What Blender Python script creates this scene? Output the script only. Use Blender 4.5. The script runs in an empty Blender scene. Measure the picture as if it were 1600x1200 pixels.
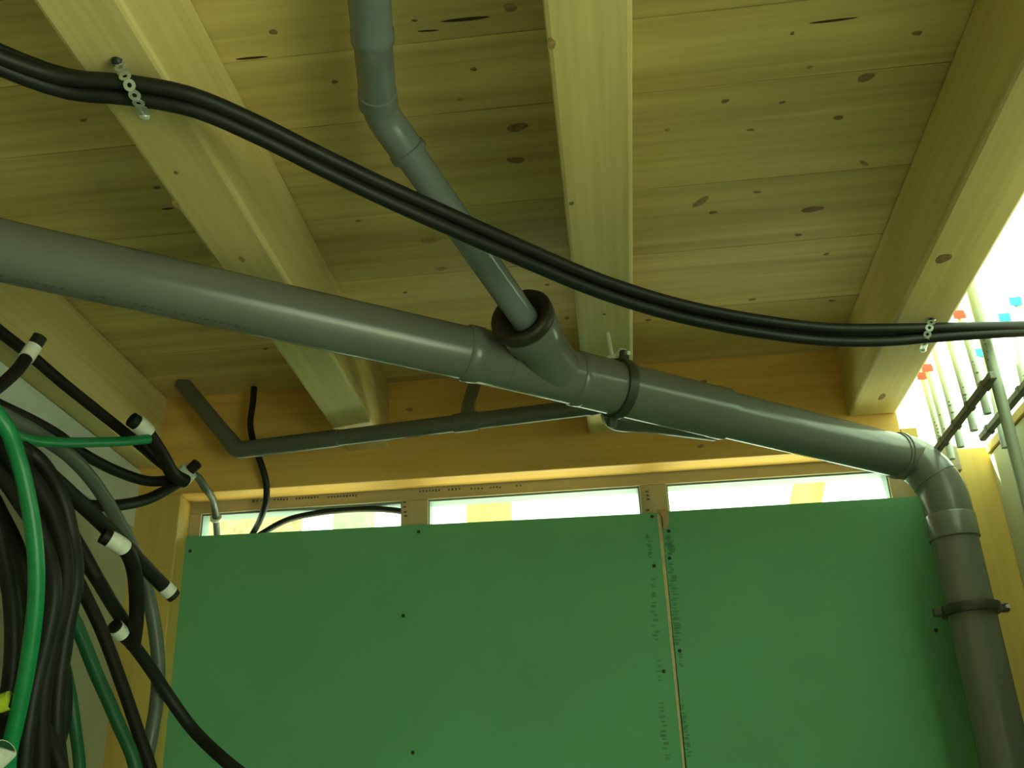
import bpy, bmesh, math, random
from mathutils import Vector, Matrix
random.seed(7)
sc = bpy.context.scene
COL = sc.collection
ZO = 1.5                      # the camera is 1.5 m above the floor; the numbers below are heights from the camera

# ---------------------------------------------------------------- camera
F = 1590.0
def _n(v): return Vector(v).normalized()
cy = _n((990 - 800, -(1340 - 600), -F))
cz = _n((660 - 800, -(-2788 - 600), -F))
cz = (cz - cy * cz.dot(cy)).normalized()
cx = cy.cross(cz)
RWC = Matrix((cx, cy, cz))     # camera vector -> room vector
RCW = RWC.transposed()
camd = bpy.data.cameras.new('camera')
camd.sensor_fit = 'HORIZONTAL'; camd.sensor_width = 36.0
camd.lens = F / 1600.0 * 36.0
camd.clip_start = 0.02; camd.clip_end = 200
cam = bpy.data.objects.new('camera', camd); COL.objects.link(cam)
cam.matrix_world = Matrix.Translation((0, 0, ZO)) @ RWC.to_4x4()
sc.camera = cam

# ---------------------------------------------------------------- sky and exposure
world = bpy.data.worlds.new('overcast_sky'); sc.world = world
world.use_nodes = True
bg = world.node_tree.nodes['Background']
bg.inputs['Color'].default_value = (0.74, 1.0, 0.64, 1)
bg.inputs['Strength'].default_value = 1.0
sund = bpy.data.lights.new('sun', 'SUN'); sund.energy = 13.0; sund.angle = math.radians(3); sund.color = (0.90, 1.0, 0.68)
sun = bpy.data.objects.new('sun', sund); COL.objects.link(sun); sun.location = (-4, 4, 8)
sun.rotation_euler = Vector((.50, -.25, -.83)).to_track_quat('-Z', 'Y').to_euler()
sc.view_settings.view_transform = 'Standard'
sc.view_settings.look = 'None'
sc.view_settings.gamma = 1.0
sc.view_settings.use_curve_mapping = False
sc.view_settings.exposure = 2.36

# ---------------------------------------------------------------- helpers
def ray(px, py):
    return RWC @ Vector((px - 800, -(py - 600), -F))
def onZ(px, py, z): d = ray(px, py); return d * (z / d.z)
def onY(px, py, y): d = ray(px, py); return d * (y / d.y)
def onX(px, py, x): d = ray(px, py); return d * (x / d.x)
def dep(px, py, d): return ray(px, py) * (d / F)
def px_of(p):
    c = RCW @ Vector(p); return Vector((800 + F * c.x / -c.z, 600 - F * c.y / -c.z))
YAW = math.atan(0.02)
def wallp(u, d, z):           # along the back wall, depth behind its face, height
    return Vector((u * math.cos(YAW) - d * math.sin(YAW), 2.39 + u * math.sin(YAW) + d * math.cos(YAW), z))
def on_wall(px, py, d=0.0):   # where the line of sight meets the plane d behind the wall face
    r = ray(px, py); n = Vector((-math.sin(YAW), math.cos(YAW), 0)); p0 = wallp(0, d, 0)
    return r * (p0.dot(n) / r.dot(n))
def wall_u(p): return p.x * math.cos(YAW) + (p.y - 2.39) * math.sin(YAW)

WL = {}
def thing(name, loc, label=None, cat=None, group=None, kind=None):
    o = bpy.data.objects.new(name, None); COL.objects.link(o)
    o.empty_display_size = 0.05
    o.location = (loc[0], loc[1], loc[2] + ZO); WL[o.name] = Vector(o.location)
    return tag(o, label, cat, group, kind)
def tag(o, label=None, cat=None, group=None, kind=None):
    if label: o['label'] = label
    if cat: o['category'] = cat
    if group: o['group'] = group
    if kind: o['kind'] = kind
    return o
def build(name, vf, mat, parent=None, smooth=False, kind=None):
    vs, fs = vf
    vs = [Vector((v[0], v[1], v[2] + ZO)) for v in vs]
    if parent is not None: org = WL[parent.name]
    else:
        org = Vector(((min(v.x for v in vs) + max(v.x for v in vs)) / 2, (min(v.y for v in vs) + max(v.y for v in vs)) / 2, min(v.z for v in vs)))
    me = bpy.data.meshes.new(name)
    me.from_pydata([v - org for v in vs], [], fs)
    me.materials.append(mat)
    if smooth:
        for p in me.polygons: p.use_smooth = True
    me.update()
    o = bpy.data.objects.new(name, me); COL.objects.link(o)
    if parent is not None: o.parent = parent
    else: o.location = org
    WL[o.name] = Vector(org)
    if smooth:
        try:
            m = o.modifiers.new('edges', 'EDGE_SPLIT'); m.split_angle = math.radians(50)
        except Exception: pass
    if kind: o['kind'] = kind
    return o
def join(*vfs):
    V, Fc = [], []
    for v, f in vfs:
        o = len(V); V += list(v); Fc += [[i + o for i in q] for q in f]
    return V, Fc
def box(x0, x1, y0, y1, z0, z1, bev=0.0, fn=None, seg=1):
    bm = bmesh.new()
    bmesh.ops.create_cube(bm, size=1)
    for v in bm.verts:
        v.co = Vector(((x0 + x1) / 2 + v.co.x * (x1 - x0), (y0 + y1) / 2 + v.co.y * (y1 - y0), (z0 + z1) / 2 + v.co.z * (z1 - z0)))
    if bev: bmesh.ops.bevel(bm, geom=bm.edges[:], offset=bev, segments=seg, affect='EDGES', profile=0.5)
    bm.verts.ensure_lookup_table(); bm.verts.index_update()
    vs = [v.co.copy() for v in bm.verts]; fs = [[v.index for v in f.verts] for f in bm.faces]
    bm.free()
    if fn: vs = [fn(v.x, v.y, v.z) for v in vs]
    return vs, fs
def wbox(u0, u1, d0, d1, z0, z1, bev=0.0): return box(u0, u1, d0, d1, z0, z1, bev, wallp)
def frame_of(t):
    a = Vector((0, 0, 1)) if abs(t.z) < 0.9 else Vector((1, 0, 0))
    s = t.cross(a).normalized(); return s, s.cross(t).normalized()
def sample(pts, step=0.012):
    """smooth curve through pts"""
    P = [Vector(p) for p in pts]
    if len(P) == 2:
        n = max(2, int((P[1] - P[0]).length / 0.05)); return [P[0].lerp(P[1], i / n) for i in range(n + 1)]
    out = []
    Q = [P[0] * 2 - P[1]] + P + [P[-1] * 2 - P[-2]]
    for i in range(1, len(Q) - 2):
        a, b, c, d = Q[i - 1:i + 3]
        ta = max((b - a).length, 1e-4) ** .5; tb = max((c - b).length, 1e-4) ** .5; tc = max((d - c).length, 1e-4) ** .5
        m1 = (c - b + ((b - a) / ta - (c - a) / (ta + tb)) * tb)
        m2 = (c - b + ((d - c) / tc - (d - b) / (tb + tc)) * tb)
        n = max(2, int((c - b).length / step))
        for k in range(n):
            t = k / n
            out.append((2*t**3 - 3*t*t + 1) * b + (t**3 - 2*t*t + t) * m1 + (-2*t**3 + 3*t*t) * c + (t**3 - t*t) * m2)
    out.append(P[-1]); return out
def tube(pts, r, n=12, cap=True, hollow=0.0):
    """sweep a circle along pts; r is a number or one radius per point; hollow gives both ends a bore that deep"""
    N = len(pts); R = r if isinstance(r, (list, tuple)) else [r] * N
    V, Fc = [], []
    t = (pts[1] - pts[0]).normalized(); s, u = frame_of(t)
    for i in range(N):
        t2 = ((pts[min(i + 1, N - 1)] - pts[max(i - 1, 0)])).normalized()
        ax = t.cross(t2)
        if ax.length > 1e-6:
            q = Matrix.Rotation(t.angle(t2), 3, ax.normalized()); s = q @ s; u = q @ u
        t = t2
        for k in range(n):
            a = 2 * math.pi * k / n
            V.append(pts[i] + (s * math.cos(a) + u * math.sin(a)) * R[i])
        if i:
            for k in range(n):
                a0 = (i - 1) * n + k; a1 = (i - 1) * n + (k + 1) % n
                Fc.append([a0, a1, a1 + n, a0 + n])
    if cap:
        for end in (0, N - 1):
            b = end * n; c = pts[end]
            tt = (pts[1] - pts[0]).normalized() if end == 0 else (pts[-2] - pts[-1]).normalized()
            if hollow:
                o = len(V)
                for k in range(n): V.append(c + (V[b + k] - c) * 0.82)
                for k in range(n): V.append(c + (V[b + k] - c) * 0.82 + tt * hollow)
                for k in range(n):
                    k2 = (k + 1) % n
                    Fc.append([b + k, o + k, o + k2, b + k2]); Fc.append([o + k, o + n + k, o + n + k2, o + k2])
                Fc.append([o + n + k for k in range(n)])
            else:
                Fc.append([b + k for k in range(n)])
    return V, Fc
def lathe(p0, axis, prof, n=28):
    """turn (distance, radius) pairs about an axis"""
    axis = Vector(axis).normalized(); p0 = Vector(p0); s, u = frame_of(axis)
    V, Fc = [], []
    for i, (t, r) in enumerate(prof):
        for k in range(n):
            a = 2 * math.pi * k / n
            V.append(p0 + axis * t + (s * math.cos(a) + u * math.sin(a)) * r)
        if i:
            for k in range(n):
                a0 = (i - 1) * n + k; a1 = (i - 1) * n + (k + 1) % n
                Fc.append([a0, a1, a1 + n, a0 + n])
    Fc.append(list(range(n))); Fc.append([len(V) - n + k for k in range(n)])
    return V, Fc
def disc(c, nrm, ra, rb, long, th=0.0006, n=14, wob=0.12):
    """a thin irregular oval lying on a surface: knots, stains"""
    nrm = Vector(nrm).normalized(); l = Vector(long); l = (l - nrm * l.dot(nrm)).normalized(); w = nrm.cross(l); c = Vector(c)
    ph = random.random() * 6
    ring = []
    for k in range(n):
        a = 2 * math.pi * k / n; q = 1 + wob * math.sin(2 * a + ph) + wob * .6 * math.sin(3 * a + 2 * ph)
        ring.append(l * ra * math.cos(a) * q + w * rb * math.sin(a) * q)
    V = [c + p for p in ring] + [c + p * .9 + nrm * th for p in ring]
    Fc = [[k, (k + 1) % n, n + (k + 1) % n, n + k] for k in range(n)] + [[n + k for k in range(n)]]
    return V, Fc

# ---------------------------------------------------------------- materials
def mat_new(name):
    m = bpy.data.materials.new(name); m.use_nodes = True
    nt = m.node_tree; return m, nt, nt.nodes['Principled BSDF']
def plain(name, col, rough=0.6, metal=0.0, noise=0.12, scale=30, bump=0.0, spec=0.5):
    m, nt, b = mat_new(name)
    tc = nt.nodes.new('ShaderNodeTexCoord'); nz = nt.nodes.new('ShaderNodeTexNoise')
    nz.inputs['Scale'].default_value = scale; nz.inputs['Detail'].default_value = 4
    nt.links.new(tc.outputs['Object'], nz.inputs['Vector'])
    rp = nt.nodes.new('ShaderNodeValToRGB')
    lo = [c * (1 - noise) for c in col]; hi = [min(1, c * (1 + noise)) for c in col]
    rp.color_ramp.elements[0].color = (*lo, 1); rp.color_ramp.elements[1].color = (*hi, 1)
    rp.color_ramp.elements[0].position = .3; rp.color_ramp.elements[1].position = .7
    nt.links.new(nz.outputs['Fac'], rp.inputs['Fac']); nt.links.new(rp.outputs['Color'], b.inputs['Base Color'])
    b.inputs['Roughness'].default_value = rough; b.inputs['Metallic'].default_value = metal
    b.inputs['Specular IOR Level'].default_value = spec
    if bump:
        bp = nt.nodes.new('ShaderNodeBump'); bp.inputs['Strength'].default_value = bump; bp.inputs['Distance'].default_value = 0.002
        nt.links.new(nz.outputs['Fac'], bp.inputs['Height']); nt.links.new(bp.outputs['Normal'], b.inputs['Normal'])
    return m
def pine(name, axis, light, dark, rough=0.55, fine=60):
    """planed softwood, grain along one axis (0 x, 1 y, 2 z)"""
    m, nt, b = mat_new(name); L = nt.links.new; N = nt.nodes.new
    tc = N('ShaderNodeTexCoord'); oi = N('ShaderNodeObjectInfo')
    add = N('ShaderNodeVectorMath'); add.operation = 'ADD'
    mul = N('ShaderNodeMath'); mul.operation = 'MULTIPLY'; mul.inputs[1].default_value = 37.0
    L(oi.outputs['Random'], mul.inputs[0])
    cmb = N('ShaderNodeCombineXYZ')
    for k in range(3): L(mul.outputs[0], cmb.inputs[k])
    L(tc.outputs['Object'], add.inputs[0]); L(cmb.outputs[0], add.inputs[1])
    def noise(scale_long, scale_across, detail, dist=0.0):
        mp = N('ShaderNodeMapping'); s = [scale_across] * 3; s[axis] = scale_long
        mp.inputs['Scale'].default_value = s; L(add.outputs[0], mp.inputs['Vector'])
        nz = N('ShaderNodeTexNoise'); nz.inputs['Scale'].default_value = 1.0; nz.inputs['Detail'].default_value = detail
        nz.inputs['Distortion'].default_value = dist; L(mp.outputs[0], nz.inputs['Vector']); return nz
    broad = noise(0.9, 14, 2, .6); finen = noise(1.6, fine, 4, .4); patch = noise(1.5, 3.0, 3)
    mix = N('ShaderNodeMix'); mix.data_type = 'FLOAT'; mix.inputs[0].default_value = .45
    L(broad.outputs['Fac'], mix.inputs[2]); L(finen.outputs['Fac'], mix.inputs[3])
    rp = N('ShaderNodeValToRGB')
    rp.color_ramp.elements[0].position = .34; rp.color_ramp.elements[1].position = .62
    rp.color_ramp.elements[0].color = (*dark, 1); rp.color_ramp.elements[1].color = (*light, 1)
    L(mix.outputs[0], rp.inputs['Fac'])
    hsv = N('ShaderNodeHueSaturation')
    mr = N('ShaderNodeMapRange'); mr.inputs['From Min'].default_value = .3; mr.inputs['From Max'].default_value = .7
    mr.inputs['To Min'].default_value = .88; mr.inputs['To Max'].default_value = 1.08
    L(patch.outputs['Fac'], mr.inputs['Value']); L(mr.outputs[0], hsv.inputs['Value']); L(rp.outputs['Color'], hsv.inputs['Color'])
    L(hsv.outputs['Color'], b.inputs['Base Color'])
    b.inputs['Roughness'].default_value = rough; b.inputs['Specular IOR Level'].default_value = .3
    bp = N('ShaderNodeBump'); bp.inputs['Strength'].default_value = .15; bp.inputs['Distance'].default_value = .001
    L(finen.outputs['Fac'], bp.inputs['Height']); L(bp.outputs['Normal'], b.inputs['Normal'])
    return m
M = {}
M['plank'] = pine('pine_board', 0, (.68, .54, .205), (.46, .335, .11))
M['joist'] = pine('pine_joist', 1, (.68, .565, .25), (.55, .43, .16), fine=90)
M['header'] = pine('pine_wall', 0, (.80, .50, .13), (.66, .38, .09))
M['post'] = pine('pine_post', 2, (.66, .48, .13), (.54, .37, .09))
M['stud'] = pine('rough_stud_timber', 0, (.50, .42, .24), (.40, .33, .19))
M['stud_v'] = pine('rough_stud_upright', 2, (.50, .42, .24), (.40, .33, .19))
M['bright_wood'] = pine('new_timber', 2, (.40, .31, .15), (.32, .23, .09))
M['chip'] = plain('chipboard', (.27, .21, .13), .8, noise=.35, scale=45)
M['knot'] = plain('wood_knot', (.23, .13, .045), .7, noise=.4, scale=120)
M['knot_pale'] = plain('pale_wood_knot', (.34, .22, .08), .7, noise=.3, scale=120)
M['split'] = plain('wood_split', (.05, .03, .012), .9)
M['pipe'] = plain('grey_drain_plastic', (.150, .155, .132), .24, noise=.06, scale=8)
M['pipe_blue'] = plain('bluish_grey_plastic', (.16, .185, .18), .22, noise=.08, scale=10)
M['pipe_dark'] = plain('dark_grey_plastic', (.10, .105, .08), .3, noise=.06, scale=10)
M['rubber'] = plain('black_rubber', (.028, .02, .012), .5, noise=.25, scale=60)
M['clamp'] = plain('dull_clamp_steel', (.055, .058, .042), .45, .3, noise=.2, scale=50)
M['steel'] = plain('bright_zinc', (.85, .88, .84), .22, .45, noise=.1, scale=60)
M['zinc'] = plain('zinc_strap', (.55, .60, .55), .4, .7, noise=.12, scale=80)
M['black'] = plain('black_conduit', (.010, .0105, .008), .5, noise=.2, scale=30, spec=.3)
M['blackb'] = plain('black_brown_conduit', (.013, .010, .008), .55, noise=.2, scale=30, spec=.22)
M['green'] = plain('green_conduit', (.004, .20, .062), .38, noise=.1, scale=25)
M['darkgreen'] = plain('dark_green_conduit', (.006, .085, .03), .45, noise=.15, scale=25)
M['grey'] = plain('grey_conduit', (.10, .115, .095), .4, noise=.1, scale=25)
M['olive'] = plain('dark_grey_conduit', (.06, .06, .042), .45, noise=.12, scale=25)
M['tape'] = plain('white_tape', (.78, .78, .68), .5, noise=.06, scale=90)
M['yellowgreen'] = plain('yellow_green_tape', (.45, .55, .03), .5, noise=.3, scale=40)
M['gyp'] = plain('green_plasterboard', (.135, .405, .20), .75, noise=.05, scale=5)
M['gyp_edge'] = plain('plasterboard_paper_edge', (.62, .52, .27), .8)
M['ink'] = plain('stamp_ink', (.085, .26, .125), .8)
M['ink_dark'] = plain('dark_stamp', (.10, .10, .06), .8)
M['screw'] = plain('dark_screw', (.03, .035, .03), .5, .5)
M['sky_tint_face'] = plain('painted_skylight_blue', (.17, .235, .24), .6, noise=.05)  # blue of the daylight painted into the colour
M['sheet'] = plain('white_sheet_board', (.62, .66, .58), .5, noise=.1, scale=9)
M['wallboard'] = plain('grey_beige_board', (.42, .40, .26), .8, noise=.1, scale=6)
M['panel'] = plain('pale_side_panel', (.52, .55, .42), .6, noise=.05, scale=5)
M['floor'] = plain('concrete', (.42, .40, .36), .85, noise=.15, scale=4)
M['plastertone'] = plain('raw_plaster', (.55, .52, .45), .85, noise=.08, scale=4)
M['tubing'] = plain('white_tubing', (.50, .56, .50), .4, noise=.04)
M['tubing_grey'] = plain('pale_grey_tubing', (.34, .38, .29), .4, noise=.05)
M['rail'] = plain('dull_rail', (.17, .17, .13), .5, .3)
M['red'] = plain('red_tag', (.80, .05, .015), .5)
M['blue'] = plain('blue_tag', (.02, .28, .62), .5)
M['scrap'] = plain('tan_paper', (.55, .36, .22), .8)
M['greysheet'] = plain('grey_sheet', (.22, .25, .24), .6)

# ---------------------------------------------------------------- the setting
ZC, ZJ, ZH = 1.155, 0.97, 0.883
build('floor', box(-4, 6, -3.5, 7, -1.6, -1.5), M['floor'], kind='structure')

ceiling = thing('ceiling', (0, 0, ZC), kind='structure')
edges = [-2.0, -1.75, -1.52, -1.3, -1.06, -.83, -.6, -.37, -.14, .07, .28, .47, .66, .845, 1.014, 1.184, 1.353, 1.626, 1.86, 2.115, 2.46]
planks = []
for y0, y1 in zip(edges[:-1], edges[1:]):
    o = build('plank', box(-1.30, .735, y0 + .0012, y1 - .0012, ZC, ZC + .035), M['plank'], ceiling)
    planks.append((y0, y1, o))
build('light_blocking_sheet', box(-1.30, .735, -2.1, 2.46, ZC + .0355, ZC + .05), M['split'], ceiling)  # added dark sheet, unseen, keeps sky light from leaking through the plank gaps
def plank_at(y):
    for y0, y1, o in planks:
        if y0 <= y < y1: return o
def ceil_knot(px, py, ra, rb=None, mat='knot', long=(1, 0, 0)):
    p = onZ(px, py, ZC); d = p.length
    k = d / F
    build('knot', disc(p + Vector((0, 0, .0001)), (0, 0, -1), ra * k * 1.15, (rb or ra) * k * 1.15, long), M[mat], plank_at(p.y))
for a in [(427, 50, 5), (523, 128, 4), (797, 12, 9, 7, 'knot_pale'), (808, 199, 14, 9), (806, 250, 12, 7), (740, 108, 4), (672, 375, 13, 8, 'knot_pale'),
          (648, 32, 4, 2), (1353, 121, 10, 8), (1310, 184, 6, 5), (1133, 158, 5, 4), (1222, 160, 4, 3), (1433, 52, 6, 4), (1238, 52, 3),
          (1269, 327, 14, 7), (1114, 332, 5, 4), (1247, 367, 5, 3), (1291, 397, 4, 3), (1300, 470, 5, 3), (1173, 203, 5, 3, 'knot_pale'), (1043, 203, 4, 3, 'knot_pale'),
          (130, 188, 5, 3), (245, 293, 6, 3), (272, 271, 4), (690, 420, 8, 5, 'knot_pale'), (633, 457, 3), (720, 155, 4, 3, 'knot_pale'), (1013, 500, 5, 3), (1175, 468, 5, 3),
          (1095, 315, 15, 6, 'knot_pale', (1, -1.5, 0)), (1183, 300, 6, 3, 'knot_pale'), (855, 445, 3), (1350, 255, 9, 3, 'knot_pale', (1, .8, 0)), (1265, 105, 4, 3, 'knot_pale'),
          (415, 545, 4, 3), (87, 700, 3), (560, 345, 4, 3, 'knot_pale')]:
    if a[1] < 600: ceil_knot(*a)
for (ax, ay, bx, by, w) in [(366, 93, 420, 88, 4), (690, 34, 766, 26, 6), (652, 49, 686, 47, 3), (1262, 37, 1342, 27, 4), (252, 327, 272, 325, 3)]:
    p, q = onZ(ax, ay, ZC), onZ(bx, by, ZC); c = (p + q) / 2
    build('split', disc(c + Vector((0, 0, .0001)), (0, 0, -1), (q - p).length / 2, w * c.length / F / 2 * 1.2, q - p, wob=.05), M['split'], plank_at(c.y))

def joist(x0, x1, y1, label, knots):
    t = thing('ceiling_joist', ((x0 + x1) / 2, .2, ZJ), label, 'joist', 'ceiling joists', None)
    bm_v = box(x0, x1, -2.0, y1, ZJ, ZC - .0005, .007, None, 2)
    build('beam', bm_v, M['joist'], t)
    for (px, py, ra, rb, m, face) in knots:
        if face == 'b': p = onZ(px, py, ZJ); n = (0, 0, -1)
        elif face == 'l': p = onX(px, py, x0); n = (-1, 0, 0)
        else: p = onX(px, py, x1); n = (1, 0, 0)
        k = p.length / F
        build('knot', disc(p - Vector(n) * .0001, n, ra * k * 1.3, rb * k * 1.3, (0, 1, 0)), M[m], t)
    return t
joist(-.645, -.540, 2.385, 'left pine ceiling joist with the perforated strap and cables screwed under it',
      [(275, 270, 3, 3, 'knot', 'b'), (378, 405, 7, 3, 'knot_pale', 'b'), (275, 320, 9, 3, 'knot_pale', 'b')])
joist(-.028, .084, 2.392, 'middle pine ceiling joist above the rubber seal and the pipe clamp screw',
      [(862, 68, 9, 5, 'knot_pale', 'b'), (893, 318, 4, 3, 'knot', 'b'), (886, 497, 4, 3, 'knot', 'b'), (944, 491, 3, 2, 'knot', 'b')])
joist(.616, .734, 2.404, 'right pine ceiling joist with a large oval knot beside the bright opening',
      [(1474, 404, 11, 8, 'knot', 'b'), (1378, 620, 8, 4, 'knot', 'b')])

wb = thing('wall_back', (0, 2.39, -1.5), kind='structure')
hd = build('header_board', wbox(-1.24, .735, 0, .075, ZH, ZC + .03, .002), M['header'], wb)
build('jamb_board', wbox(-1.24, -1.075, 0, .075, -1.5, ZH - .001, .002), M['post'], wb)
build('jamb_board', wbox(.775, 1.02, 0, .075, -1.5, .868, .002), M['post'], wb)
build('header_board', wbox(.7355, .7745, 0, .075, ZH, .93, .001), M['post'], wb)
for (px, py, ra, rb, m) in [(1098, 598, 6, 4, 'knot'), (1095, 697, 5, 3, 'knot_pale'), (640, 640, 5, 3, 'knot_pale'), (1075, 560, 8, 5, 'knot_pale')]:
    p = on_wall(px, py); k = p.length / F
    build('knot', disc(p + Vector((0, .0001, 0)), (math.sin(YAW), -math.cos(YAW), 0), ra * k * 1.1, rb * k * 1.1, (1, 0, 0)), M[m], hd)

wl = thing('wall_left', (-1.19, 0, -1.5), kind='structure')
build('wall_board', box(-1.29, -1.19, -2, 2.40, -1.5, .80), M['wallboard'], wl)
build('sheet_panel', box(-1.29, -1.188, -2, 2.375, .802, .952, .001), M['sheet'], wl)
build('wall_plate', box(-1.29, -1.135, -2, 2.36, .955, ZC - .001, .006), M['joist'], wl)

wr = thing('wall_right', (.945, 1.6, -1.5), kind='structure')
build('side_panel', box(.927, .967, .60, 2.40, -1.5, .844, .002), M['panel'], wr)
build('top_rail', box(.922, .972, 1.15, 2.40, .845, .868, .002), M['post'], wr)
build('side_panel', box(.927, .967, .60, 1.148, .8445, ZC, .002), M['panel'], wr)
build('side_panel', box(.927, .967, -2.0, -.80, -1.5, ZC, .002), M['panel'], wr)
build('side_panel', box(.927, .967, -.80, .60, .60, ZC, .002), M['panel'], wr)
build('ceiling_strip', box(.736, 1.0, -2.1, 1.15, ZC, ZC + .035, .001), M['plank'], ceiling)
build('wall_front', box(-1.3, 1.0, -2.1, -2.0, -1.5, ZC), M['plastertone'], kind='structure')

# ---------------------------------------------------------------- stud frame and plasterboard in the wall opening
FD = 0.075                    # the frame stands this far behind the wall face
sf = thing('stud_frame', wallp(-.15, FD + .03, -1.5), 'rough timber stud frame with stamped top plate above the green boards', 'stud frame')
build('top_plate', wbox(-1.10, .80, FD + .0005, FD + .042, .852, ZH + .02, .001), M['stud'], sf)
for u0, u1 in ((-1.10, -1.046), (-.518, -.450), (.090, .158), (.706, .80)):
    st = build('stud', wbox(u0, u1, FD + .0005, FD + .0425, -1.5, .8515, .001), M['stud_v'], sf)
for u0, u1 in ((-1.0455, -.5185), (-.4495, .0895), (.1585, .7055)):
    ln = build('sky_tint_face', join(wbox(u0, u1, FD + .006, FD + .05, .847, .8515), wbox(u0, u0 + .003, FD + .006, FD + .05, .40, .847), wbox(u1 - .003, u1, FD + .006, FD + .05, .40, .847)), M['sky_tint_face'], sf)  # added strips; their blue-grey stands in for daylight on the frame's inner faces
mk = []
for (x0, x1, y) in [(428, 452, 781), (462, 500, 779), (512, 560, 777), (655, 690, 768), (700, 722, 765), (735, 757, 764), (765, 785, 762), (806, 818, 759), (395, 412, 783)]:
    a, b = on_wall(x0, y, FD), on_wall(x1, y, FD)
    h = .0035
    u0, u1, z = wall_u(a), wall_u(b), a.z
    n = max(2, int((u1 - u0) / .008))
    for k in range(n):
        s = u0 + (u1 - u0) * k / n
        mk.append(wbox(s, s + .0045, FD - .0004, FD + .0005, z - h * random.uniform(.4, 1), z + h * random.uniform(.4, 1)))
for (x, y) in [(1011, 768), (1012, 774), (1013, 780), (1012, 797), (1014, 803), (1014, 809), (632, 792), (633, 800), (634, 806), (632, 785)]:
    a = on_wall(x, y, FD); u = wall_u(a)
    mk.append(wbox(u - .004, u + .004, FD - .0004, FD + .0005, a.z - .0022, a.z + .0022))
build('stamp_mark', join(*mk), M['ink_dark'], sf, kind='stuff')

BF = FD - .0135               # face of the plasterboards
def board(u_top0, u_bot0, u_top1, u_bot1, ztop0, ztop1, zbot, label, name='plasterboard'):
    t = thing(name, wallp((u_top0 + u_top1) / 2, BF, zbot), label, 'plasterboard', 'green plasterboards on the stud frame')
    V = []
    for d in (BF, FD - .001):
        for (u, z) in ((u_top0, ztop0), (u_top1, ztop1), (u_bot1, zbot), (u_bot0, zbot)): V.append(wallp(u, d, z))
    Fc = [[3, 2, 1, 0], [4, 5, 6, 7], [0, 1, 5, 4], [1, 2, 6, 5], [2, 3, 7, 6], [3, 0, 4, 7]]
    build('sheet', (V, Fc), M['gyp'], t)
    return t
SE = wall_u(on_wall(1030, 823, BF))
zL = on_wall(300, 838, BF).z; zM = on_wall(1015, 802, BF).z; zR = on_wall(1395, 778, BF).z
b1 = board(-1.088, -1.088, SE - .002, SE - .002, zL, zM, -1.49, 'wide green plasterboard left of the vertical seam')
b2 = board(SE + .008, SE + .001, .800, .800, zM + .002, zR, -1.49, 'green plasterboard between the seam and the vertical drain pipe')
Fe = [[0, 1, 2, 3], [7, 6, 5, 4], [0, 4, 5, 1], [1, 5, 6, 2], [2, 6, 7, 3], [3, 7, 4, 0]]
Ve = [wallp(u, d, z) for d in (BF + .0008, BF + .010) for (u, z) in ((SE - .0018, zM - .004), (SE + .0075, zM - .004), (SE + .0022, .10), (SE - .0018, .10))]
build('paper_edge', (Ve, Fe), M['gyp_edge'], b2)
def screw_at(px, py, b, r=.0045):
    p = on_wall(px, py, BF)
    build('screw', lathe(p + Vector((0, -.0006, 0)), (-math.sin(YAW), math.cos(YAW), 0), [(0, r * .7), (.0003, r), (.0012, r)], 10), M['screw'], b)
for s in [(654, 831), (630, 962), (645, 1176), (297, 861), (266, 1046), (1019, 807), (1022, 884), (1037, 1049)]: screw_at(*s, b1)
for s in [(1045, 830), (1046, 872), (1062, 1017), (1463, 985)]: screw_at(*s, b2)
def stamps(rows, b):
    out = []
    for (xa, ya, xb, yb, w, n) in rows:
        for k in range(n):
            t = (k + random.uniform(.1, .7)) / n
            x = xa + (xb - xa) * t; y = ya + (yb - ya) * t
            p = on_wall(x, y, BF); u = wall_u(p); kk = p.length / F
            hw = w * kk * random.uniform(.25, .5); hz = kk * random.uniform(.8, 2.0)
            u += random.uniform(-.25, .25) * w * kk
            out.append(wbox(u - hw, u + hw, BF - .0003, BF + .0005, p.z - hz, p.z + hz))
    build('printed_stamp', join(*out), M['ink'], b, kind='stuff')
stamps([(1012, 835, 1016, 875, 6, 9), (1018, 900, 1026, 1005, 9, 14), (1028, 1030, 1032, 1070, 8, 5), (1033, 1095, 1042, 1190, 9, 13)], b1)
stamps([(1045, 838, 1049, 868, 11, 14), (1049, 880, 1059, 1010, 11, 30), (1063, 1020, 1065, 1045, 6, 5), (1066, 1100, 1078, 1185, 8, 16)], b2)

# torn paper hanging on the stud over the seam
p0 = on_wall(1036, 810, BF)
V = []; Fc = []
for i in range(6):
    for j in range(4):
        a = i / 5; c = j / 3 - .5
        w = .020 * (1 - .45 * a)
        V.append(p0 + Vector((c * w + .006 * math.sin(a * 3), -.004 - .012 * math.sin(a * 2.6) - .006 * c * c, .020 - .05 * a)))
for i in range(5):
    for j in range(3): Fc.append([i * 4 + j, i * 4 + j + 1, i * 4 + j + 5, i * 4 + j + 4])
ps = build('paper_scrap', (V, Fc), M['scrap'], smooth=True)
ps.modifiers.clear(); sm = ps.modifiers.new('thickness', 'SOLIDIFY'); sm.thickness = .0015
tag(ps, 'torn tan paper scrap stuck over the top of the plasterboard seam', 'paper scrap')

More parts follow.
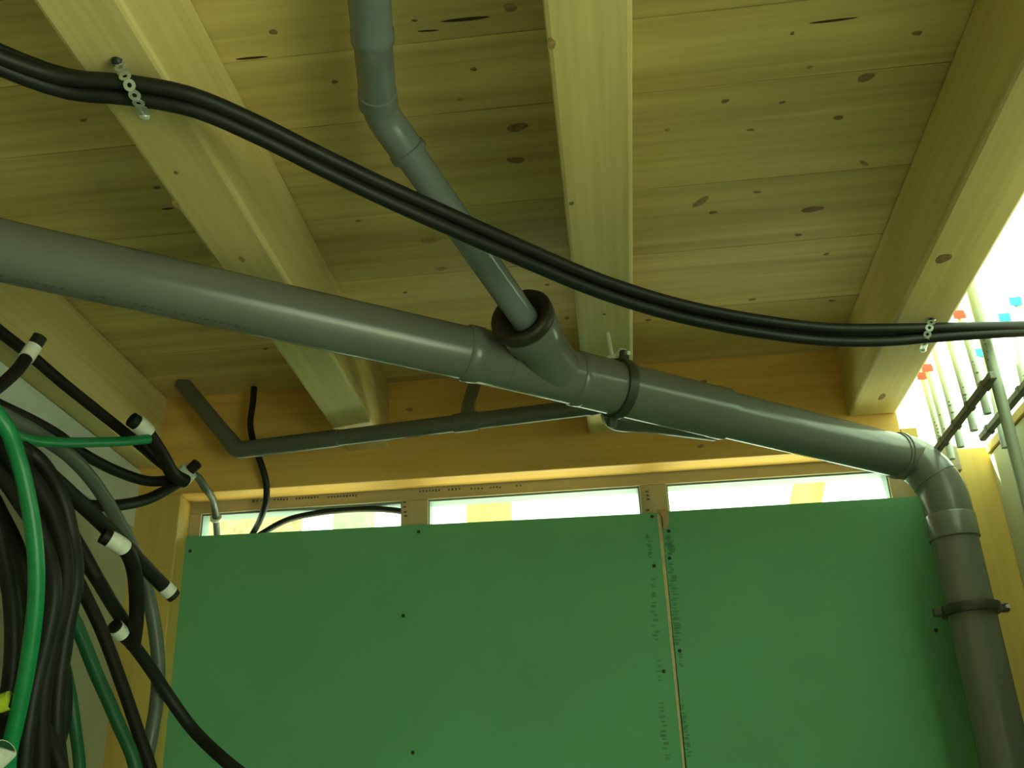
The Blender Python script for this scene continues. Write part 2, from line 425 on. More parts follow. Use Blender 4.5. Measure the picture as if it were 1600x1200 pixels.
# ---------------------------------------------------------------- main drain
RP = 0.0502
K = Vector((-.15, 1.723, .855))
A0 = Vector((-.918, 1.273, .905)); B0 = Vector((.66, 2.275, .820))
uL = (K - A0).normalized(); uR = (B0 - K).normalized()
def at_px(p, u, x):           # the point of a line that shows at column x
    lo, hi = -1.2, 1.2
    for _ in range(60):
        mid = (lo + hi) / 2
        if px_of(p + u * mid).x < x: lo = mid
        else: hi = mid
    return lo
dr = thing('drain_pipe', (.765, 2.29, -1.5), 'thick grey drain pipe crossing under the joists and dropping at the right', 'pipe')
tw = at_px(K, uL, 724)
start = A0 - uL * ((A0.x + 1.187) / uL.x)
Lp = (K + uL * (tw + .03) - start).length
build('pipe_run', lathe(start, uL, [(0, RP), (Lp, RP)], 36), M['pipe'], dr, True)
SQ = plain('pipe_print', (.05, .07, .07), .6)
pr = []
for i in range(34):           # faint printed line along the lower side of the pipe
    if random.random() < .25: continue
    t = .30 + i * .0125
    c = start + uL * t; s = uL.cross(Vector((0, 0, 1))).normalized(); up = s.cross(uL)
    for ang in (-1.40,):
        n = s * math.cos(ang) + up * math.sin(ang)
        if n.y > 0: n = -s * math.cos(ang) + up * math.sin(ang)
        q = c + n * RP; e = n.cross(uL).normalized() * .0022 * random.uniform(.6, 1.2); l = uL * .0040 * random.uniform(.6, 1.2)
        o = n * .0004
        pr.append(([q - e - l - o, q + e - l - o, q + e + l - o, q - e + l - o, q - e - l + o, q + e - l + o, q + e + l + o, q - e + l + o],
                   [[4, 5, 6, 7], [0, 1, 5, 4], [1, 2, 6, 5], [2, 3, 7, 6], [3, 0, 4, 7]]))
build('printed_line', join(*pr), SQ, dr, kind='stuff')
# branch fitting: body along the run, with a wide socket and a branch reaching towards the room
te = at_px(K, uR, 898)
wy = [(0, RP + .0015), (.004, .0545), (.03, .0545), (.033, .0525), (-tw, .0525)]
body = lathe(K + uL * tw, uL, wy, 36)
body2 = lathe(K - uR * .02, uR, [(0, .0525), (te - .035, .0525), (te - .02, .0525), (te + .02, .0525)], 36)
SEAL = dep(814, 493, 1.83)
WYE = K + uR * at_px(K, uR, 872)
AX = (SEAL - WYE).normalized(); BL = (SEAL - WYE).length
br = lathe(WYE, AX, [(0, .050), (BL - .075, .050), (BL - .068, .0545), (BL - .02, .0545), (BL - .017, .0525)], 36)
wye = build('branch_fitting', join(body, body2, br), M['pipe'], dr, True)
cr = lathe(K + uR * te, uR, [(-.004, .0535), (0, .0555), (.012, .0555), (.015, .0545)], 36)
build('socket_rim', cr, M['pipe'], wye, True)
# rubber seal in the branch mouth
build('rubber_seal', lathe(SEAL - AX * .03, AX, [(.008, .055), (.012, .0585), (.030, .0590), (.035, .056), (.036, .050), (.030, .041), (.018, .034), (.012, .022)], 36), M['rubber'], dr, True)
# sockets along the run to the right
t2 = at_px(K, uR, 1132); t3 = at_px(K, uR, 1402)
build('socket', lathe(K + uR * (te + .015), uR, [(0, .0545), (t2 - te - .05, .0545), (t2 - te - .047, .0555), (t2 - te - .018, .0555), (t2 - te - .015, .0515)], 36), M['pipe'], dr, True)
Pend = K + uR * t3
build('pipe_run', lathe(K + uR * (t2 - .02), uR, [(0, RP), ((t3 - t2) + .02, RP)], 36), M['pipe'], dr, True)
bend = sample([Pend - uR * .01, Pend + uR * .02, Pend + uR * .055 + Vector((0, 0, -.004)), Vector((.747, 2.300, .775)), Vector((.763, 2.297, .735)), Vector((.766, 2.293, .690)), Vector((.766, 2.292, .655))], .008)
rr = [.0525] * len(bend)
bd = build('bend', tube(bend, rr, 36), M['pipe'], dr, True)
build('socket_rim', lathe(Pend - uR * .002, uR, [(0, .052), (.001, .0550), (.007, .0550), (.008, .053)], 36), M['pipe'], bd, True)
mid = bend[int(len(bend) * .52)]; md = (bend[int(len(bend) * .52) + 1] - bend[int(len(bend) * .52) - 1]).normalized()
build('seam_ring', lathe(mid, md, [(0, .0525), (.0008, .0540), (.0022, .0540), (.003, .0525)], 36), M['pipe'], bd, True)
zS = onY(1495, 835, 2.24).z
VP = Vector((.766, 2.292, 0))
build('socket', lathe(VP + Vector((0, 0, .668)), (0, 0, -1), [(0, .0525), (.003, .0545), (.668 - zS - .003, .0545), (.668 - zS, .0505)], 36), M['pipe'], dr, True)
build('down_pipe', lathe(VP + Vector((0, 0, zS + .02)), (0, 0, -1), [(0, RP), (zS + .02 + 1.5, RP)], 36), M['pipe'], dr, True)

def clamp(c, u, ear, label, rod_to=None):
    u = u.normalized(); c = Vector(c); ear = (ear - u * ear.dot(u)).normalized()
    t = thing('pipe_clamp', c, label, 'pipe clamp', 'pipe clamps')
    R1 = .0585
    build('band', lathe(c - u * .010, u, [(0, R1 - .002), (.0, R1 + .0025), (.006, R1 + .0035), (.014, R1 + .0035), (.020, R1 + .0025), (.020, R1 - .002)], 36), M['clamp'], t, True)
    w = u.cross(ear)
    for s in (-1, 1):
        e = ear * s
        vs, fs = box(-.009, .009, -.006, .006, -.012, .010, .002)
        build('ear', ([c + e * (R1 + .010 + v.z) + u * v.x + w * v.y for v in vs], fs), M['clamp'], t)
    q = c + ear * (R1 + .014)
    sc_ = build('bolt', lathe(q - w * .014, w, [(0, .006), (.0001, .0105), (.008, .0105), (.0082, .0045), (.030, .0045)], 6), M['steel'], t, True)
    if rod_to is not None:
        a = c + (Vector(rod_to) - c).normalized() * R1
        build('rod', tube([a, Vector(rod_to)], .005, 10), M['steel'], t, True)
        d = (Vector(rod_to) - a).normalized()
        build('nut', lathe(a + d * .004, d, [(0, .006), (.001, .011), (.010, .011), (.012, .006)], 6), M['steel'], t)
    return t
tc_ = at_px(K, uR, 966)
cc = K + uR * tc_
clamp(cc, uR, dep(951, 543, -(RCW @ cc).z - .01) - cc, 'steel clamp round the drain pipe bolted under the middle joist', (cc.x - .012, cc.y - .005, ZJ))
zc = onY(1523, 945, 2.24).z
clamp(VP + Vector((0, 0, zc)), Vector((0, 0, -1)), Vector((1, -.05, 0)), 'dark steel clamp round the vertical drop of the drain pipe', None)

# ---------------------------------------------------------------- thin branch pipe coming from the ceiling
RB = .0255
E1 = dep(592, 172, 1.60)
S1 = SEAL + AX * .002 + Vector((0, 0, .004))
dE = (E1 - S1).normalized()
TOP = dep(577, 0, 1.40)
dT = (TOP - E1).normalized()
far = E1 + dT * .85
bp = thing('branch_pipe', S1, 'thin bluish grey pipe with two elbows plugged into the black rubber seal', 'pipe')
low_top = E1 - dE * .075
build('pipe_run', lathe(S1 - dE * .02, dE, [(0, RB), ((low_top - S1).length + .03, RB)], 24), M['pipe_blue'], bp, True)
eb = sample([E1 - dE * .085, E1 - dE * .05, E1 - dE * .018 , E1 + dT * .018, E1 + dT * .045, E1 + dT * .075], .006)
elb = build('elbow', tube(eb, .0285, 24), M['pipe_blue'], bp, True)
build('socket_rim', lathe(E1 - dE * .088, dE, [(0, .0262), (.001, .0315), (.012, .0315), (.014, .0285)], 24), M['pipe_blue'], elb, True)
build('socket_rim', lathe(E1 + dT * .012, dT, [(0, .0286), (.001, .0308), (.030, .0308), (.031, .029)], 24), M['pipe_blue'], elb, True)
build('coupling', lathe(E1 + dT * .070, dT, [(0, .0286), (.004, .0288), (.075, .0288), (.080, .0318), (.095, .0318), (.098, .0300), (.20, .0300)], 24), M['pipe_blue'], bp, True)
build('pipe_run', tube(sample([E1 + dT * .25, far, far + dT * .06 + Vector((0, 0, .01)), Vector((far.x + dT.x * .1, far.y + dT.y * .1, ZC))], .02), .0295, 20), M['pipe_blue'], bp, True)

# ---------------------------------------------------------------- thin waste pipe along the back wall
RW = .0202
W0 = onY(372, 704, 2.27); W1 = onY(935, 634, 2.12)
dW = (W1 - W0).normalized()
WT = onY(283, 607, 2.28); WT.z = ZC
wp = thing('waste_pipe', W0, 'thin dark grey waste pipe hanging below the joists along the back wall', 'pipe')
tj = onY(528, 690, 2.22)
tl = (tj - W0).dot(dW)
build('pipe_run', lathe(W0, dW, [(.02, RW + .0018), (tl, RW + .0018), (tl + .001, RW), ((W1 - W0).length, RW)], 24), M['pipe_dark'], wp, True)
dU = (WT - W0).normalized()
build('elbow', tube(sample([W0 + dW * .03, W0 + dW * .008, W0 + dU * .012, W0 + dU * .05], .005), RW + .0015, 24), M['pipe_dark'], wp, True)
build('pipe_run', tube([W0 + dU * .04, WT - dU * .0], RW, 24), M['pipe_dark'], wp, True)
W2 = onY(958, 655, 2.14); W3 = onY(1085, 672, 2.25)
build('elbow', tube(sample([W1 - dW * .02, W1 + dW * .02, W2, W2.lerp(W3, .35)], .006), RW + .0025, 24), M['pipe_dark'], wp, True)
build('pipe_run', tube([W2.lerp(W3, .3), W3 + (W3 - W2) * .25], RW + .001, 24), M['pipe_dark'], wp, True)
ws = W0 + dW * ((onY(730, 662, 2.18) - W0).dot(dW))
wtop = onY(745, 590, 2.33)
build('tee', lathe(ws - dW * .03, dW, [(0, RW + .0005), (.002, RW + .003), (.058, RW + .003), (.06, RW + .0005)], 24), M['pipe_dark'], wp, True)
build('riser', tube(sample([ws, ws.lerp(wtop, .4) + Vector((-.004, 0, 0)), wtop], .01), .0165, 18), M['pipe'], wp, True)

# ---------------------------------------------------------------- black conduits strapped under the joists
base = [onZ(*a) for a in [(-160, 10, .925), (-60, 70, .925), (0, 98, .927), (100, 132, .930), (200, 141, .932), (300, 160, .930), (400, 202, .920), (500, 252, .906), (600, 300, .894), (700, 345, .884), (820, 398, .876), (940, 448, .874), (1060, 485, .880), (1180, 509, .892), (1300, 523, .910), (1400, 523, .924), (1455, 520, .930), (1520, 517, .930), (1600, 514, .93), (1680, 512, .925), (1760, 512, .92)]]
base = [Vector((-1.187, .30, .915)), Vector((-1.08, .50, .915)), Vector((-.95, .70, .92))] + base
lab = ['black conduit under the joists, lowest strand of the strapped bundle', 'black conduit under the joists, uppermost strand of the strapped bundle', 'black conduit hidden mostly behind the other two strands of the strapped bundle']
nb = len(base)
for i, (o1, o2) in enumerate([(.0108, 0), (-.0108, .001), (0, .0185)]):
    pts = []
    for k, p in enumerate(base):
        k -= 3; s = k / (nb - 4)
        sp = 1.0 + .06 + .12 * math.exp(-((s - .70) / .09) ** 2) - (.55 * min(1, max(0, (k - 15) / 3)))
        tw_ = .15 * math.sin(s * 5 + 1) + .75 * max(0, 1 - max(k, 0) / 9)
        a, b_ = o1 * sp, o2
        v = Vector((0, .66, -.75)) * (a * math.cos(tw_) - b_ * math.sin(tw_)) + Vector((0, .75, .66)) * (b_ * math.cos(tw_) + a * math.sin(tw_))
        pts.append(p + v)
    c = build('conduit', tube(sample(pts, .02), .0105 if i < 2 else .0095, 14), M['black'], None, True)
    tag(c, lab[i], 'conduit', 'black conduits strapped under the joists')

def strap(pts, label, smat='zinc', ends=True):
    """perforated metal band: a chain of punched lobes following pts"""
    P = sample(pts, .001); L = [0]
    for a, b in zip(P[:-1], P[1:]): L.append(L[-1] + (b - a).length)
    t = thing('perforated_strap', P[0], label, 'strap', 'perforated straps')
    pitch = .0135; n = max(2, int(L[-1] / pitch)); view = []
    allv = []
    mid = P[len(P) // 2]
    for k in range(n + 1):
        s = L[-1] * k / n
        i = min(range(len(L)), key=lambda j: abs(L[j] - s)); c = P[i]
        tg = (P[min(i + 6, len(P) - 1)] - P[max(i - 6, 0)]).normalized()
        across = (pts[-1] - pts[0]).cross(Vector((0, 0, 1))).normalized()
        across = (across - tg * across.dot(tg)).normalized(); nr = tg.cross(across)
        m = 16; V = []; Fc = []
        for d in (-.0006, .0006):
            for r, sq in ((.0078, 1), (.0032, 1)):
                for q in range(m):
                    a = 2 * math.pi * q / m
                    V.append(c + tg * (math.cos(a) * r * (1.02 if r > .005 else 1)) + across * (math.sin(a) * r) + nr * d)
        for q in range(m):
            q2 = (q + 1) % m
            Fc += [[q, q2, m + q2, m + q], [2*m + q2, 2*m + q, 3*m + q, 3*m + q2], [q2, q, 2*m + q, 2*m + q2], [m + q, m + q2, 3*m + q2, 3*m + q]]
        allv.append((V, Fc))
    build('band', join(*allv), M[smat], t)
    for e in (pts[0], pts[-1]):
        build('screw', lathe(Vector(e) + Vector((0, 0, .004)), (0, 0, -1), [(0, .003), (.003, .003), (.004, .0075), (.009, .0065), (.011, .003)], 14), M['steel'] if e is pts[-1] else M['screw'], t, True)
    return t
VPERP, VVIEW = Vector((0, .66, -.75)), Vector((0, .75, .66))
def strap_path(a, b, m, prof):
    out = [a]
    for (p, v) in prof:
        q = m + VPERP * p + VVIEW * v
        A, B = px_of(a), px_of(b)
        def off(x):
            w = px_of((x, q.y, q.z)); return (w.x - A.x) * (B.y - A.y) - (w.y - A.y) * (B.x - A.x)
        f0, f1 = off(q.x), off(q.x + .01); q.x -= f0 * .01 / (f1 - f0); out.append(q)
    return out + [b]
a = onZ(183, 95, ZJ - .003); b = onZ(226, 180, ZJ - .003)
strap(strap_path(a, b, base[7], [(-.0245, -.003), (-.015, -.0205), (.000, -.0215), (.0145, -.0135), (.0235, .001)]), 'perforated zinc strap with a bright screw under the left joist')
a = onZ(1456, 500, ZJ - .003); b = onZ(1442, 545, ZJ - .003)
strap(strap_path(a, b, base[19], [(-.0225, -.001), (-.012, -.0115), (.001, -.0125), (.012, -.0115), (.0225, 0)]), 'perforated zinc strap holding the conduits under the right joist')

# ---------------------------------------------------------------- conduits hanging at the left wall
def safe(px, py, d):
    p = dep(px, py, d)
    if p.x < -1.165: p = onX(px, py, -1.165)
    if p.z > .93 and p.x < -1.115: p = onX(px, py, -1.112)
    n = Vector((-math.sin(YAW), math.cos(YAW), 0)); q = on_wall(px, py, -.016)
    if p.dot(n) > q.dot(n): p = q
    return p
def conduit(label, pts, r, mat, tapes=(), open_end=False, group='conduits hanging at the left wall', lift=True, cap=None):
    """pts: (column, row, distance); tapes: (from, to, material) measured in metres back from the last point"""
    C = [safe(*p) if lift else Vector(p) for p in pts]
    if lift:                  # carry on outside the picture: along the wall, or down to the floor
        for end in (0, -1):
            px, py = pts[end][0], pts[end][1]; c = C[end]; more = []
            if py > 1195 and px > -5: more = [Vector((c.x, c.y + .01, c.z - .35)), Vector((c.x - .03, c.y, -1.1)), Vector((c.x - .02, c.y - .05, -1.485))]
            elif px < -4: more = [Vector((max(-1.165, c.x - .12), c.y - .22, c.z - .06)), Vector((-1.165, c.y - .55, c.z - .25)), Vector((-1.165, c.y - .75, -.9)), Vector((-1.165, c.y - .78, -1.485))]
            C = more[::-1] + C if end == 0 else C + more
    P = sample(C, .010)
    t = thing('conduit', P[-1], label, 'conduit', group)
    build('sleeve', tube(P, r, 14, hollow=.02 if open_end else 0), M[mat], t, True)
    L = [0]
    for a, b in zip(P[::-1][:-1], P[::-1][1:]): L.append(L[-1] + (b - a).length)
    Q = P[::-1]
    for (s0, s1, tm, k) in tapes:
        seg = []
        for i in range(len(Q) - 1):
            for s in (s0, s1):
                if L[i] <= s < L[i + 1] or (s < L[i + 1] and s >= L[i]):
                    seg.append((s, Q[i].lerp(Q[i + 1], (s - L[i]) / max(L[i + 1] - L[i], 1e-6))))
            if s0 < L[i] < s1: seg.append((L[i], Q[i]))
        seg.sort(key=lambda q: q[0])
        ss = [q[1] for q in seg]
        if len(ss) < 2: continue
        build('tape' if tm in ('tape', 'yellowgreen') else 'end_cap', tube(ss, r * k, 16, hollow=.012 if tm == 'black' else 0), M[tm], t, True)
    return t
T = 'tape'
conduit('black conduit running straight along the top of the left wall to the taped bunch', [(-60, 468, 1.85), (0, 518, 1.92), (45, 553, 1.98), (100, 600, 2.05), (160, 648, 2.13), (215, 692, 2.2), (250, 722, 2.27), (282, 744, 2.3)], .0118, 'blackb')
conduit('short black conduit end with white tape sticking up over the left wall plate', [(-60, 640, 1.7), (-10, 610, 1.75), (25, 580, 1.8), (46, 552, 1.84), (63, 526, 1.86)], .0115, 'blackb', [(0, .022, 'black', 1.12), (.020, .052, T, 1.2)])
conduit('black conduit sagging below the white sheet band to the taped bunch', [(-40, 615, 1.8), (0, 634, 1.83), (45, 655, 1.9), (90, 680, 1.98), (125, 706, 2.05), (187, 738, 2.15), (235, 752, 2.22), (280, 748, 2.28)], .0115, 'black')
conduit('black conduit curving up from the dark tangle to the taped bunch', [(-30, 700, 1.7), (30, 745, 1.75), (80, 775, 1.85), (130, 789, 1.98), (187, 789, 2.1), (235, 778, 2.2), (284, 752, 2.28)], .012, 'black')
conduit('taped conduit end with white band beside the tip of the green conduit', [(290, 752, 2.25), (272, 742, 2.22), (256, 716, 2.16), (241, 692, 2.12), (224, 669, 2.09), (205, 655, 2.07)], .0150, 'blackb', [(0, .016, 'black', 1.05), (.014, .046, T, 1.2)], True)
conduit('grey wire leaving the taped bunch and slipping behind the left board', [(262, 752, 2.29), (280, 746, 2.3), (301, 741, 2.31), (318, 758, 2.33), (332, 780, 2.36)] and
        [tuple(v) for v in (safe(258, 752, 2.29), safe(280, 746, 2.30), safe(304, 742, 2.31), safe(320, 762, 2.34), on_wall(334, 786, .004), on_wall(337, 806, .05), on_wall(339, 830, .085), on_wall(340, 860, .095))],
        .0088, 'grey', [(.085, .092, T, 1.7)], lift=False, group='wires entering the wall gap')
# tape wound round the whole bunch
c0 = safe(288, 741, 2.28); c1 = safe(276, 757, 2.27)
tb = thing('tape_wrap', c0, 'grey white tape wound round the bunch of black conduits beside the opening', 'tape')
ax = (safe(300, 728, 2.27) - safe(274, 752, 2.27)).normalized()
build('wrap', lathe(safe(279, 751, 2.27), ax, [(0, .016), (.001, .023), (.034, .021), (.035, .014)], 18), M['sheet'], tb, True)
build('conduit_tip', lathe(safe(279, 751, 2.27) + ax * .02, ax, [(0, .012), (.038, .012), (.039, .010), (.034, .0095)], 16), M['blackb'], tb, True)

conduit('bright green conduit bowing down the left edge of the picture', [(-70, 600, 1.45), (-20, 632, 1.48), (10, 668, 1.5), (28, 715, 1.5), (42, 770, 1.5), (52, 830, 1.5), (57, 900, 1.5), (53, 970, 1.5), (43, 1040, 1.5), (29, 1110, 1.5), (15, 1170, 1.5), (-5, 1260, 1.5)], .0122, 'green')
conduit('green conduit lying level across the white sheet band', [(-30, 650, 1.62), (10, 672, 1.66), (40, 686, 1.72), (90, 691, 1.82), (150, 691, 1.94), (200, 689, 2.03), (232, 686, 2.08)], .0098, 'green')
conduit('dark grey conduit dropping from under the green one past the left board edge', [(-20, 640, 1.75), (30, 662, 1.8), (70, 685, 1.86), (112, 715, 1.93), (150, 758, 2.0), (185, 815, 2.06), (214, 872, 2.1), (234, 940, 2.1), (247, 1030, 2.08), (245, 1095, 2.05), (236, 1150, 2.02), (222, 1230, 2.0)], .0140, 'grey')
conduit('black conduit with white tape whose open end points at the board edge', [(-40, 660, 1.6), (20, 695, 1.68), (75, 740, 1.75), (130, 790, 1.82), (190, 848, 1.9), (225, 884, 1.95), (248, 908, 1.98), (272, 932, 2.0)], .0140, 'black', [(0, .016, 'black', 1.0), (.010, .030, T, 1.08)], True)
conduit('taped black conduit end above the vertical one, white band facing the room', [(208, 1010, 1.97), (213, 968, 1.95), (213, 925, 1.93), (207, 882, 1.9), (192, 855, 1.86), (160, 836, 1.84)], .0140, 'blackb', [(0, .026, 'blackb', 1.06), (.014, .046, T, 1.16)])
conduit('black conduit with taped open end low beside the board, trailing down to the right', [(430, 1250, 1.95), (395, 1222, 1.97), (350, 1187, 2.0), (300, 1138, 2.04), (263, 1087, 2.04), (236, 1046, 2.02), (208, 1008, 1.98), (192, 992, 1.95), (178, 977, 1.93)], .0125, 'black', [(0, .014, 'black', 1.12), (.006, .030, T, 1.22)], True)
conduit('black conduit slanting into the low taped end', [(30, 740, 1.75), (70, 800, 1.78), (110, 848, 1.82), (147, 897, 1.88), (176, 945, 1.93), (206, 990, 2.0)], .0130, 'black')
conduit('long black conduit slanting down between the green one and the wall corner', [(20, 770, 1.7), (62, 815, 1.74), (100, 868, 1.8), (132, 928, 1.85), (160, 988, 1.88), (187, 1060, 1.9), (216, 1145, 1.92), (240, 1230, 1.92)], .0120, 'blackb')
conduit('green conduit slanting down behind the dark tangle', [(60, 870, 1.75), (92, 925, 1.8), (123, 985, 1.83), (150, 1052, 1.85), (180, 1120, 1.87), (215, 1220, 1.88)], .0125, 'darkgreen')
conduit('dark green conduit almost upright at the foot of the tangle', [(75, 960, 1.75), (95, 1020, 1.78), (109, 1080, 1.8), (117, 1135, 1.8), (125, 1230, 1.8)], .0105, 'darkgreen')
heap = [
 ('black conduit on the right flank of the dark tangle', [(20, 690, 1.7), (62, 720, 1.72), (95, 775, 1.72), (112, 840, 1.72), (118, 905, 1.7), (104, 980, 1.68), (92, 1060, 1.66), (88, 1140, 1.65), (95, 1240, 1.65)], .0135),
 ('black conduit in the middle of the dark tangle bending behind the bright green one', [(-20, 690, 1.66), (40, 735, 1.66), (80, 800, 1.66), (100, 870, 1.65), (98, 940, 1.63), (80, 1010, 1.6), (66, 1090, 1.58), (62, 1230, 1.57)], .0140),
 ('black conduit just right of the bright green one', [(-20, 730, 1.62), (35, 790, 1.62), (70, 850, 1.62), (84, 920, 1.6), (74, 990, 1.58), (55, 1070, 1.55), (42, 1150, 1.53), (35, 1230, 1.52)], .0125),
 ('black conduit crossing low from the tangle to the bottom edge', [(120, 880, 1.78), (108, 950, 1.74), (100, 1020, 1.72), (84, 1100, 1.7), (72, 1230, 1.7)], .0130),
 ('black conduit against the wall behind the bright green one', [(-30, 760, 1.72), (5, 810, 1.72), (35, 880, 1.7), (48, 960, 1.7), (42, 1050, 1.68), (30, 1130, 1.66), (20, 1230, 1.65)], .0130),
 ('black conduit at the left picture edge above the white taped tip', [(-20, 800, 1.62), (4, 870, 1.62), (18, 950, 1.6), (18, 1040, 1.58), (6, 1120, 1.56), (-15, 1200, 1.55)], .0125),
 ('black conduit running steeply under the level green one', [(-30, 660, 1.72), (15, 700, 1.74), (50, 740, 1.78), (85, 790, 1.8), (128, 860, 1.84), (150, 900, 1.86)], .0120),
 ('black conduit at the foot of the tangle beside the dark green one', [(70, 980, 1.7), (95, 1040, 1.7), (98, 1110, 1.7), (84, 1180, 1.68), (70, 1250, 1.68)], .0150),
 ('black conduit looping low across the foot of the tangle', [(-20, 1150, 1.55), (25, 1120, 1.56), (60, 1130, 1.58), (85, 1170, 1.6), (100, 1240, 1.6)], .0120),
 ('black conduit highest on the tangle at the left edge', [(-30, 640, 1.66), (10, 690, 1.68), (38, 760, 1.7), (60, 830, 1.7), (66, 910, 1.68), (60, 980, 1.66), (45, 1060, 1.64), (50, 1230, 1.62)], .0130),
]
for lb, pts, r in heap: conduit(lb, pts, r, random.choice(['black', 'blackb']))
conduit('dark green conduit behind the bright green one at the left edge', [(-30, 790, 1.78), (0, 835, 1.78), (18, 890, 1.78), (28, 960, 1.77), (30, 1040, 1.76), (22, 1120, 1.75), (18, 1230, 1.75)], .0110, 'darkgreen')
conduit('conduit tip wrapped in white tape at the bottom left edge', [(-60, 1250, 1.42), (-25, 1205, 1.42), (0, 1180, 1.42), (10, 1170, 1.42)], .0150, 'darkgreen', [(0, .03, T, 1.1)])
conduit('conduit tip wrapped in yellow green tape at the left edge', [(-60, 1120, 1.5), (-20, 1106, 1.5), (16, 1094, 1.5)], .0125, 'black', [(0, .03, 'yellowgreen', 1.1)])

# ---------------------------------------------------------------- black wires dropping into the gap over the left board
conduit('thin black wire dropping from the ceiling corner into the wall gap', [tuple(v) for v in (onY(397, 606, 2.33), onY(395, 630, 2.325), onY(391, 662, 2.32), onY(397, 695, 2.325), onY(408, 725, 2.335), onY(416, 755, 2.35), onY(416, 780, 2.372), on_wall(411, 800, .03), on_wall(400, 825, .085), on_wall(385, 850, .10))], .0082, 'black', lift=False, group='wires entering the wall gap')
conduit('black wire arching through the left wall gap above the board', [tuple(v) for v in (on_wall(380, 854, .09), on_wall(412, 832, .09), on_wall(450, 812, .09), on_wall(495, 802, .09), on_wall(550, 796, .09), on_wall(600, 796, .09), on_wall(636, 800, .09))], .0080, 'black', lift=False, group='wires entering the wall gap')

# ---------------------------------------------------------------- tubes with tags beside the right wall
def vtube(x, y, z0, z1, r, mat, tagm, ztag, label, marks=True):
    t = thing('heating_tube', (x, y, z0), label, 'tube', 'upright tubes beside the right wall')
    build('tube_wall', tube([Vector((x, y, z0 + (z1 - z0) * k / 12)) + Vector((.003 * math.sin(k * .7 + x * 40), .002 * math.cos(k), 0)) for k in range(13)], r, 14), M[mat], t, True)
    if tagm:
        V, Fc = box(x - r - .012, x + r * .5, y - r - .0012, y - r + .0002, ztag - .010, ztag + .010, .0004)
        build('tag', (V, Fc), M[tagm], t)
        build('tag_band', lathe((x, y, ztag - .006), (0, 0, 1), [(0, r + .0004), (.001, r + .0012), (.011, r + .0012), (.012, r + .0004)], 14), M[tagm], t, True)
    if marks:
        mk = []
        for k in range(7):
            if random.random() < .2: continue
            zz = .885 + k * .009
            a = -2.0 + random.uniform(-.15, .15)
            for j in range(3):
                aa = a + j * .28
                c = Vector((x + math.cos(aa) * r, y + math.sin(aa) * r, zz))
                n = Vector((math.cos(aa), math.sin(aa), 0)); s = Vector((-n.y, n.x, 0)) * .0017; up = Vector((0, 0, .0022 * random.uniform(.5, 1)))
                if random.random() < .3: continue
                o = n * .0003
                mk.append(([c - s - up - o, c + s - up - o, c + s + up - o, c - s + up - o, c - s - up + o, c + s - up + o, c + s + up + o, c - s + up + o],
                           [[4, 5, 6, 7], [0, 1, 5, 4], [1, 2, 6, 5], [2, 3, 7, 6], [3, 0, 4, 7]]))
        if mk: build('print', join(*mk), M['ink_dark'], t, kind='stuff')
    return t
def tube_y(px, py, X): d = ray(px, py); return X * d.y / d.x
XR = .815
for (px, py, ln, lb) in [(1450, 655, 'red', 'pale upright tube nearest the back wall with the lowest red tag'),
                         (1467, 640, 'red', 'pale upright tube with red tag, second from the back wall'),
                         (1481, 620, None, 'pale upright tube without tag between the red tagged ones'),
                         (1500, 590, 'red', 'pale upright tube with red tag, fourth from the back wall'),
                         (1521, 566, 'red', 'pale upright tube with red tag next to the thick grey tube')]:
    y = min(tube_y(px, py, XR), 2.388)
    vtube(XR, y, .82, 1.45, .0085, 'tubing', ln, 1.055, lb)
vtube(.800, tube_y(1553, 590, .800), -1.5, 1.45, .0115, 'tubing_grey', None, 1.05, 'thick pale grey upright tube nearest the camera in the bright corner')
for (px, py, lb) in [(1540, 570, 'pale upright tube with blue tag nearest the corner'), (1585, 540, 'pale upright tube with blue tag, middle one'), (1604, 520, 'pale upright tube with blue tag at the right picture edge')]:
    vtube(.905, tube_y(px, py, .905), .80, 1.45, .0085, 'tubing', 'blue', 1.035, lb)
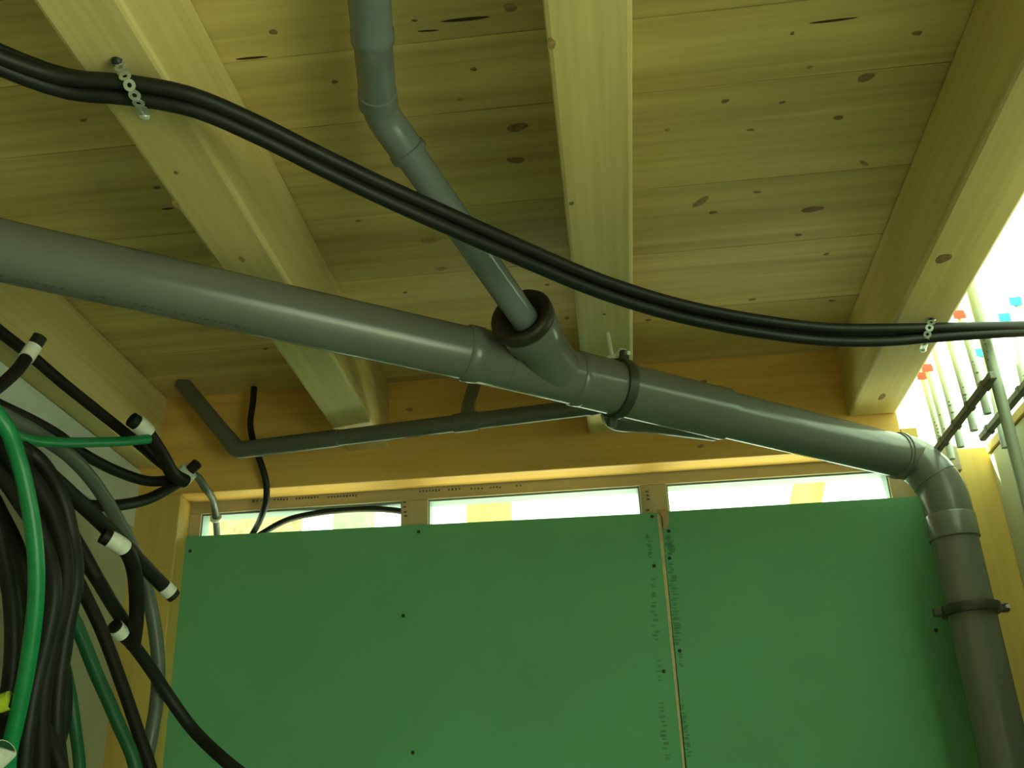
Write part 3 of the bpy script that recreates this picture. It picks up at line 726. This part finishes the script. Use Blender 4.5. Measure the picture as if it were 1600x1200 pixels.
for (X, Z, a, b, lb) in [(.783, .838, (1465, 702), (1552, 588), 'dark mounting rail in front of the tagged tubes'), (.872, .842, (1534, 682), (1640, 560), 'dark mounting rail behind the thick grey tube')]:
    ya = onX(*a, X).y; yb = onX(*b, X).y
    rl = thing('mounting_rail', (X, ya, Z), lb, 'rail', 'mounting rails')
    build('rail_bar', box(X - .008, X + .008, yb, min(ya, 2.38), Z - .009, Z + .009, .003), M['rail'], rl)
    for k in range(4):
        y = yb + (min(ya, 2.38) - yb) * (k + .5) / 4
        build('clip', box(X - .0095, X + .0095, y - .008, y + .008, Z - .0105, Z + .0105, .002), M['rail'], rl)
p = on_wall(1472, 698, -.03); q = on_wall(1504, 736, -.03)
wbk = build('wood_block', wbox(wall_u(p) - .02, wall_u(q), -.035, -.0005, q.z, p.z, .003), M['stud'])
tag(wbk, 'small dark wooden block on the back wall above the drain bend', 'wood block')

# ---------------------------------------------------------------- what shows through the gap: the lit space behind
def upright(name, x0, x1, y, z0, z1, mat, label, cat, th=.06, lean=0.0):
    V, Fc = box(x0, x1, y, y + th, z0, z1, .003)
    V = [Vector((v.x + lean * (v.z - z0), v.y, v.z)) for v in V]
    o = build(name, (V, Fc), M[mat]); return tag(o, label, cat)
Y1 = 3.3
def gx(px, py, Y): return onY(px, py, Y).x
upright('chipboard_sheet', gx(300, 815, Y1), gx(470, 815, Y1), Y1, -1.5, 1.5, 'chip', 'tan chipboard sheet seen through the left gap', 'board', .02)
upright('grey_sheet', gx(520, 805, 3.5), gx(585, 805, 3.5), 3.5, -1.5, 1.6, 'greysheet', 'pale grey sheet seen behind the arching wire', 'board', .02)
upright('timber_post', gx(728, 795, 3.2), gx(798, 795, 3.2), 3.2, -1.5, 1.6, 'bright_wood', 'new timber post seen through the middle gap', 'timber')
upright('timber_brace', gx(1236, 785, 3.2) - .9, gx(1280, 785, 3.2) - .9 + .02, 3.2, -1.5, 1.6, 'bright_wood', 'slanting timber brace seen through the right gap', 'timber', .06, .355)
